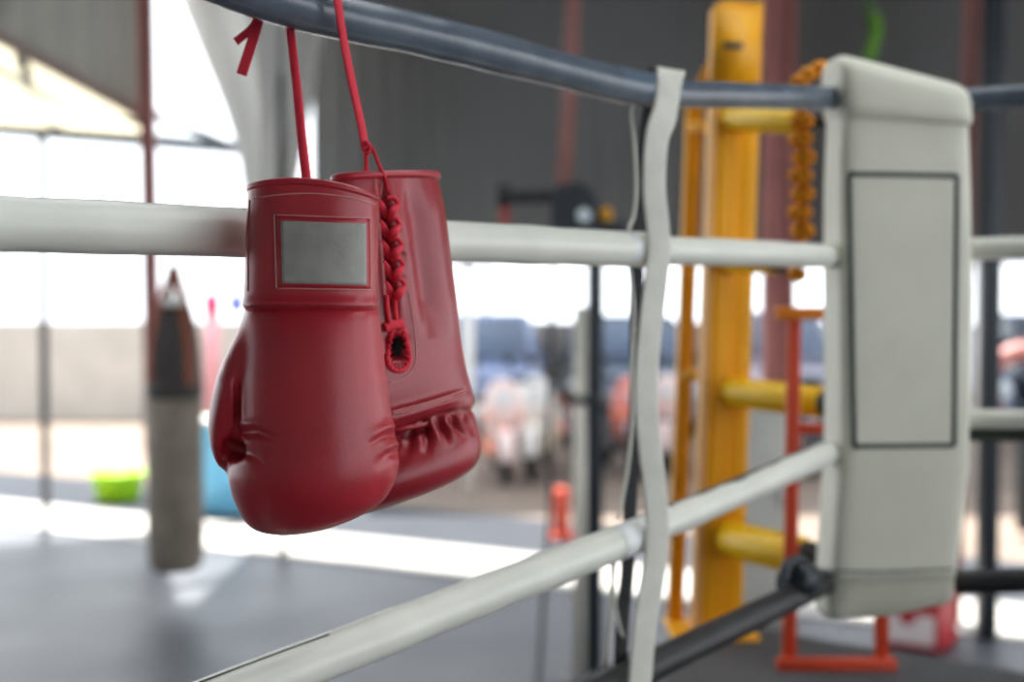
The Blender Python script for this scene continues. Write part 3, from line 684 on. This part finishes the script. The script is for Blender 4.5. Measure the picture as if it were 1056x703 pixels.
# clothes line and towels
YT = 17.
tag(add('clothes_line', tube([P(150, 300, YT), P(225, 304, YT), P(300, 303, YT)], .012, n=6), 'strap'), 'thin washing line stretched across the yard behind the gloves', 'line')
structure(add('column_7', tube([G(300, YT), G(300, YT, 2.0)], .03, n=10), 'dark_metal'), 'clothes line post')
structure(add('column_8', tube([G(150, YT), G(150, YT, 2.05)], .03, n=10), 'dark_metal'), 'clothes line post')
def towel(nm, x0, x1, y0, y1, m, lb, m2=None):
    o = thing(nm, P((x0 + x1) / 2, y1, YT), lb, 'towel')
    def sheet(ya, yb, dy):
        vs, fs = [], []; n = 12
        for s in (0, .012):
            for yy in (ya, yb):
                for i in range(n + 1):
                    q = P(x0 + (x1 - x0) * i / n, yy, YT); q.y += .02 * math.sin(i * 1.3) + s + dy; vs.append(q)
        k = n + 1
        for i in range(n): fs += [(i, i + 1, k + i + 1, k + i), (2 * k + i, 3 * k + i, 3 * k + i + 1, 2 * k + i + 1), (i, 2 * k + i, 2 * k + i + 1, i + 1), (k + i, k + i + 1, 3 * k + i + 1, 3 * k + i)]
        fs += [(0, k, 3 * k, 2 * k), (n, 2 * k + n, 3 * k + n, k + n)]
        return vs, fs
    add('cloth', sheet(y0, y1, -.04), m, o)
    if m2: add('hanging_end', sheet(y0, y1 + 105, .02), m2, o)
towel('towel', 211, 226, 302, 322, 'pink', 'pink towel hanging on the washing line', 'pinkpale')
towel('towel', 237, 252, 303, 322, 'bluecloth', 'blue towel hanging on the washing line')
# ------------------------------------------------------------------ yellow corner post
YY = 3.30
b0 = G(739, YY, DK); b1 = P(759, 5, YY)
yr = thing('corner_post', b0, 'tall yellow steel ring post with arms reaching to the corner pad', 'post')
def yp(x, y, d=0.): return P(x, y, YY + d)
add('main_post', merge([bar(b0, b1, .022, .09, .003), bar(b0 + Vector((.034, 0, 0)), b1 + Vector((.034, 0, 0)), .046, .07, .003), bar(b0 + Vector((-.026, 0, 0)), b1 + Vector((-.026, 0, 0)), .034, .1, .003)]), 'yellow', yr)
add('edge_highlight', bar(b0 + Vector((-.049, -.01, 0)), b1 + Vector((-.049, -.01, -.01)), .014, .09, .002), 'yellow_highlight', yr)  # pale bar paints the highlight along the post's left edge
add('head_plate', prism([yp(737, 5, -.058), yp(783, 12, -.058), yp(780, 90, -.058), yp(733, 90, -.058)], (0, .014, 0)), 'yellow', yr)
add('slot', box(yp(756, 47, -.062), (.045, .014, .014), 0, .002), 'line', yr)
add('rear_post', bar(G(697, YY + .1, DK), yp(716, 108, .1), .037, .037, .003), 'yellow', yr)
add('brace', bar(yp(714, 104, .1), yp(738, 62, .03), .03, .026, .002), 'yellow', yr)
add('cross_bar', bar(yp(705, 387, .08), yp(735, 385, .03), .026, .026, .002), 'yellow', yr)
add('cross_bar', bar(yp(714, 132, .08), yp(740, 130, .03), .026, .026, .002), 'yellow', yr)
add('foot_plate', box(G(734, YY + .02, DK + .006), (.2, .2, .012), 0, .002), 'yellow', yr)
def roller(a, b, r):
    a, b = Vector(a), Vector(b); L = (b - a).length
    return add('arm', lathe(a, [(0, 0), (r * .9, 0), (r, .008), (r, L - .008), (r * .9, L), (0, L)], 28, axis=(b - a)), 'yellow2', yr)
for (xa, ya), (xb, yb), r in (((752, 404), (850, 415), .034), ((750, 555), (830, 574), .042), ((752, 121), (826, 124), .031), ((752, 268), (800, 268), .03)):
    a_, b_ = yp(xa, ya, -.04), yp(xb, yb, -.25)
    ra = roller(a_, b_, r); d_ = (b_ - a_).normalized()
    add('turnbuckle', lathe(b_ - d_ * .004, [(0, 0), (r * .85, 0), (r * .88, .03), (.014, .04), (.012, .12), (0, .12)], 24, axis=d_), 'black', ra)
# ------------------------------------------------------------------ orange frame
YO = 3.0
ofr = thing('training_frame', G(864, YO, DK), 'orange red steel tube frame standing behind the corner pad', 'frame')
x0, x1 = 816, 912
for x in (x0, x1): add('upright', bar(G(x, YO, DK), P(x + (3 if x < 850 else 0), 323, YO), .027, .027, .003), 'orange_steel', ofr)
add('base_bar', bar(G(803, YO - .02, DK + .013), G(927, YO - .02, DK + .013), .026, .026, .003), 'orange_steel', ofr)
add('top_bar', bar(P(800, 323, YO - .01), P(930, 323, YO - .01), .027, .027, .003), 'orange', ofr)
add('middle_bar', bar(P(818, 442, YO), P(912, 442, YO), .022, .022, .003), 'orange_steel', ofr)
# ------------------------------------------------------------------ cabinet, cooler
p, Y = base(788, 650)
cb = thing('cabinet', p, 'pale grey metal cabinet between the yellow post and orange frame', 'cabinet')
hc = P(788, 420, Y).z
add('carcass', box(p + Vector((0, .2, hc / 2)), (.30, .36, hc), 0, .008), 'cabinet', cb)
dr = add('door', box(p + Vector((0, .01, hc / 2 + .02)), (.27, .02, hc - .1), 0, .005), 'cabinet', cb)
add('handle', bar(p + Vector((.1, -.015, hc * .55)), p + Vector((.1, -.015, hc * .68)), .02, .02, .004), 'chrome', dr)
p, Y = base(960, 676)
cl = thing('cooler_box', p, 'red plastic cooler with a white label on the floor behind the pad', 'cooler')
hc = P(960, 612, Y).z
rz = -.62
R = Matrix.Rotation(rz, 3, 'Z')
add('cooler_body', box(p + Vector((0, .2, hc * .42)), (.36, .30, hc * .84), rz, .02), 'cooler', cl)
add('lid', box(p + Vector((0, .2, hc * .92)), (.38, .32, hc * .16), rz, .015), 'cooler_dark', cl)
add('label_panel', box(p + Vector((0, .2, hc * .42)) + R @ Vector((-.0, -.152, -.02)), (.30, .006, hc * .5), rz, .002), 'label', cl)
add('label_dot', lathe(p + Vector((0, .2, hc * .42)) + R @ Vector((.0, -.156, .05)), [(0, 0), (.05, 0), (.05, .004), (0, .004)], 24, axis=R @ Vector((0, -1, 0))), 'cooler', cl)
# ------------------------------------------------------------------ dark machine on a column
YM = 7.0
mc = thing('exercise_machine', G(610, YM), 'dark machine head with a side arm on a tall column left of the strap', 'gym machine')
add('column', bar(G(613, YM), P(614, 236, YM), .08, .08, .006), 'dark_metal', mc)
add('guide_pole', tube([G(598, YM - .06), P(598.5, 316, YM - .06)], .031, n=20), 'metal', mc)
add('clamp', box(P(604, 412, YM - .05), (.13, .1, .04), 0, .006), 'dark_metal', mc)
hr_ = []
hd = add('head', prism([P(x, y, YM - .14) for x, y in ((566, 243), (567, 205), (574, 190), (598, 187), (610, 194), (616, 215), (618, 243))], (0, .3, 0)), 'dark_metal', mc, False)
bm = bmesh.new(); bm.from_mesh(hd.data); bmesh.ops.bevel(bm, geom=list(bm.edges), offset=.012, segments=3, affect='EDGES'); bm.to_mesh(hd.data); bm.free()
add('dial', lathe(P(602, 222, YM - .14), [(0, -.005), (.032, -.005), (.032, .012), (.026, .016), (0, .016)], 28, axis=(0, -1, 0)), 'lamp', mc)
ar = add('arm', bar(P(520, 204, YM), P(568, 203, YM), .06, .07, .006), 'black', mc)
add('knob', lathe(P(519, 194, YM), [(0, -.09), (.03, -.09), (.034, -.02), (.036, 0), (.03, .015), (0, .018)], 20), 'black', ar)
add('grip', tube([P(520, 212, YM), P(521, 250, YM)], .026, n=14), 'red_steel', ar)
add('side_knob', lathe(P(617, 222, YM), [(0, 0), (.02, 0), (.04, .03), (.04, .06), (0, .07)], 20, axis=(1, -.2, 0)), 'yellow', mc)
add('side_box', box(P(633, 238, YM), (.13, .1, .1), 0, .01), 'dark_metal', mc)
add('base', box(G(606, YM, .02), (.4, .5, .04), 0, .008), 'dark_metal', mc)
cp = spline([P(571, 268, YM + .1), P(569, 330, YM + .1), P(566, 430, YM + .1), P(567, 520, YM + .1), P(560, 620, YM), P(556, 690, YM - .2), G(550, YM - .5, .012)], 8)
tag(add('power_cord', tube(cp, .012, n=8), 'black'), 'thin black cord hanging down left of the pale pole', 'cord')
# hanging strips
tag(add('hanging_pipe', tube([P(581, 190, 8.2), P(589, 60, 8.2), Vector((P(593, 0, 8.2).x + .03, 8.2, h))], .042, n=16), 'dull'), 'reddish pipe hanging from the roof above the dark machine', 'pipe')
gv = thing('hanging_streamer', P(900, 60, 7.9), 'green cloth streamer hanging from the roof above the pad', 'streamer')
add('streamer_cloth', ribbon(spline([Vector((P(898, 0, 7.9).x, 7.9, h)), P(897, 0, 7.9), P(899, 22, 7.9), P(902, 42, 7.9), P(899, 62, 7.9)], 6), .07, .012, (0, 1, 0)), 'greendk', gv)
add('streamer_end', ribbon(spline([P(902, 14, 7.86), P(905, 30, 7.86), P(899, 48, 7.86), P(896, 62, 7.86)], 6), .06, .02, (0, 1, 0)), 'green', gv)
# ------------------------------------------------------------------ orange bollard
p, Y = base(579, 556)
bo = thing('bollard', p, 'orange bollard at the pavement edge left of the pale pole', 'bollard')
add('bollard_body', lathe(p, [(0, 0), (.075, 0), (.065, .06), (.06, .36), (.045, .4), (0, .4)], 24), 'orange_steel', bo)
add('bollard_foot', lathe(p, [(0, 0), (.12, 0), (.12, .03), (.08, .04), (0, .04)], 24), 'orange_steel', bo)
# ------------------------------------------------------------------ scooters in the yard
def scooter(px, Y, yaw, c1, c2, lb):
    p = G(px, Y); s = thing('motor_scooter', p, lb, 'scooter', 'scooters parked in the yard')
    R = Matrix.Rotation(yaw, 3, 'Z')
    def T(g): return [p + R @ Vector(v) for v in g[0]], g[1]
    def wheel(y): return [merge([tube([(0, y + .21 * math.cos(k * PI / 12), .27 + .21 * math.sin(k * PI / 12)) for k in range(24)], .055, n=10, closed=True, ref=(1, 0, 0)), ])][0]
    for nm, y in (('front_wheel', -.62), ('rear_wheel', .62)):
        w_ = add(nm, T(wheel(y)), 'tyre', s); add('hub', T(lathe((-.05, y, .27), [(0, 0), (.13, 0), (.13, .1), (0, .1)], 20, axis=(1, 0, 0))), 'chrome', w_)
    add('front_fender', T(tube([(0, -.62 + .29 * math.cos(k * PI / 10 + .3), .27 + .29 * math.sin(k * PI / 10 + .3)) for k in range(10)], .075, .02, n=10, ref=(0, 0, 1))), c1, s)
    add('fork', T(merge([tube([(x, -.62, .27), (x, -.46, .72)], .022, n=8) for x in (-.085, .085)])), 'chrome', s)
    def sec(z, y, wx, wy): return [Vector((wx * math.cos(a), y + wy * math.sin(a), z)) for a in (2 * PI * k / 20 for k in range(20))]
    add('front_cowl', T(loft([sec(.36, -.34, .10, .05), sec(.5, -.40, .2, .09), sec(.72, -.44, .23, .11), sec(.9, -.42, .19, .10), sec(1.02, -.38, .12, .07), sec(1.06, -.36, .05, .03)])), c1, s)
    add('lower_fairing', T(loft([sec(.30, -.36, .06, .05), sec(.38, -.44, .11, .06), sec(.52, -.52, .12, .05), sec(.6, -.53, .05, .03)])), c2, s)
    add('headlight', T(lathe((0, -.5, .86), [(0, 0), (.075, 0), (.08, -.03), (0, -.05)], 20, axis=(0, 1, .2))), 'lamp', s)
    for x in (-.16, .16): add('indicator', T(lathe((x, -.53, .68), [(0, 0), (.035, 0), (.03, -.03), (0, -.04)], 14, axis=(0, 1, 0))), 'amber', s)
    add('handlebar', T(tube(spline([(-.34, -.22, 1.0), (-.2, -.3, 1.03), (0, -.36, 1.0), (.2, -.3, 1.03), (.34, -.22, 1.0)], 5), .018, n=8)), 'black', s)
    for x in (-1, 1):
        add('mirror', T(merge([tube([(x * .22, -.3, 1.03), (x * .28, -.31, 1.2)], .008, n=6), lathe((x * .29, -.31, 1.24), [(0, 0), (.05, 0), (.055, .015), (0, .03)], 16, axis=(0, -1, 0))])), 'black', s)
    add('body', T(loft([[Vector((w_ * math.cos(a), y, z + hh * math.sin(a))) for a in (2 * PI * k / 20 for k in range(20))] for y, z, w_, hh in ((-.3, .3, .12, .06), (-.05, .3, .16, .07), (.1, .42, .17, .16), (.4, .55, .17, .17), (.75, .66, .12, .1), (.88, .7, .04, .04))])), c2, s)
    add('seat', T(loft([[Vector((w_ * math.cos(a), y, .74 + dz + .06 * math.sin(a))) for a in (2 * PI * k / 20 for k in range(20))] for y, dz, w_ in ((.0, -.02, .08), (.1, .0, .13), (.4, .0, .15), (.75, .05, .12), (.82, .05, .05))])), 'seat', s)
cw = mat('pinkish white scooter paint', (236, 214, 212), .3); co_ = mat('orange scooter paint', (240, 120, 60), .3); ck = mat('black scooter paint', (40, 42, 50), .3); cp_ = mat('salmon scooter paint', (222, 140, 130), .3); cc_ = mat('cream scooter paint', (240, 224, 190), .3)
scooter(516, 14.8, .08, cw, co_, 'pinkish white scooter with an orange fairing beside the red gloves')
scooter(557, 15.2, -.15, M['white'], cc_, 'white and cream scooter parked left of the pale pole')
scooter(588, 17.1, .05, ck, cp_, 'black and salmon scooter half hidden behind the dark machine')
scooter(640, 15.2, .2, cp_, ck, 'salmon pink scooter between the dark machine and the strap')
scooter(692, 15.6, -.2, cw, ck, 'white and black scooter between the strap and the yellow post')
scooter(776, 15.0, .1, cw, cp_, 'pinkish scooter seen right of the yellow post')
scooter(832, 15.4, -.1, ck, cw, 'dark scooter with a white fairing left of the corner pad')
# ------------------------------------------------------------------ parked cars
def car(px, Y, yaw, m, lb, hgt=1.5, wid=1.75):
    p = G(px, Y); s = thing('car', p, lb, 'car', 'cars parked along the yard wall')
    R = Matrix.Rotation(yaw, 3, 'Z'); T = lambda g: ([p + R @ Vector(v) for v in g[0]], g[1])
    def sec(y, z0, z1, w_, top_): return [Vector((sx * (w_ if kz < 2 else top_) / 2, y, z)) for sx, kz, z in ((-1, 0, z0), (-1, 1, z0 + (z1 - z0) * .6), (-1, 2, z1), (1, 2, z1), (1, 1, z0 + (z1 - z0) * .6), (1, 0, z0))]
    def soft(o, k):
        bm = bmesh.new(); bm.from_mesh(o.data); bmesh.ops.bevel(bm, geom=list(bm.edges), offset=k, segments=3, affect='EDGES'); bm.to_mesh(o.data); bm.free()
        for q in o.data.polygons: q.use_smooth = True
    b = add('body', T(loft([sec(-2.05, .28, .68, wid * .88, wid * .8), sec(-1.85, .22, .84, wid, wid * .92), sec(-.8, .22, .97, wid, wid * .94), sec(1.6, .22, 1.0, wid, wid * .94), sec(2.0, .26, .95, wid * .9, wid * .84)])), m, s); soft(b, .04)
    g_ = add('cabin', T(loft([sec(-1.0, .93, .99, wid * .92, wid * .88), sec(-.35, .93, hgt, wid * .9, wid * .74), sec(1.0, .93, hgt, wid * .9, wid * .74), sec(1.75, .93, 1.02, wid * .9, wid * .84)])), m, s); soft(g_, .03)
    add('windshield', T(prism([(-.7, -.99, 1.02), (.7, -.99, 1.02), (.58, -.47, hgt - .07), (-.58, -.47, hgt - .07)], (0, -.03, .02))), 'glass', s)
    for x in (-1, 1):
        add('side_window', T(prism([(x * wid * .45, -.6, 1.02), (x * wid * .45, 1.3, 1.04), (x * wid * .385, .9, hgt - .08), (x * wid * .385, -.3, hgt - .08)], (x * .03, 0, .01))), 'glass', s)
        add('headlight', T(lathe((x * .62, -2.02, .66), [(0, 0), (.13, 0), (.12, -.05), (0, -.06)], 20, axis=(0, 1, 0))), 'lamp', s)
        add('door_mirror', T(box((x * (wid / 2 + .03), -.55, 1.03), (.12, .1, .12), 0, .03)), m, s)
        for y in (-1.3, 1.3):
            w_ = add('wheel', T(lathe((x * (wid / 2 - .2), y, .31), [(0, 0), (.27, 0), (.31, .03), (.31, .17), (.27, .2), (0, .2)], 28, axis=(x, 0, 0))), 'tyre', s)
            add('hubcap', T(lathe((x * (wid / 2 - .02), y, .31), [(0, 0), (.19, 0), (.17, .025), (0, .03)], 24, axis=(x, 0, 0))), 'chrome', w_)
    add('grille', T(box((0, -2.06, .55), (.8, .05, .16), 0, .01)), 'black', s)
    add('number_plate', T(box((0, -2.07, .4), (.42, .03, .12), 0, .004)), 'white', s)
car(497, 20.6, 0, mat('periwinkle car paint', (150, 166, 204), .25), 'blue grey car parked behind the pinkish white scooter', 1.62)
car(645, 20.6, 0, mat('slate car paint', (104, 118, 136), .25), 'slate grey car parked behind the rope tie strap', 1.6)
car(792, 20.6, 0, mat('lilac silver car paint', (178, 178, 196), .25), 'silver lilac car parked behind the yellow post', 1.66)
car(940, 20.6, 0, mat('steel blue car paint', (110, 124, 150), .25), 'steel blue car mostly hidden behind the corner pad', 1.6)
car(1090, 20.6, 0, mat('charcoal car paint', (66, 76, 90), .25), 'charcoal car parked at the far right of the yard', 1.62)
p = G(1058, 11.6)
ty = thing('painted_tyre', p, 'red painted tyre standing upright right of the dark square post', 'tyre')
cz_ = P(1058, 400, 11.6).z
add('tread', tube([Vector((p.x + .31 * math.cos(k * PI / 18), p.y, cz_ + .31 * math.sin(k * PI / 18))) for k in range(36)], .07, .09, n=14, closed=True), 'red_pale', ty)
add('stand', bar(p, Vector((p.x, p.y, cz_ - .3)), .1, .1, .006), 'dark_metal', ty)
# ------------------------------------------------------------------ view
SC.view_settings.view_transform = 'Standard'; SC.view_settings.look = 'None'
SC.view_settings.gamma = 1; SC.view_settings.use_curve_mapping = False; SC.view_settings.exposure = 0
SC.cycles.use_denoising = True; SC.cycles.max_bounces = 8
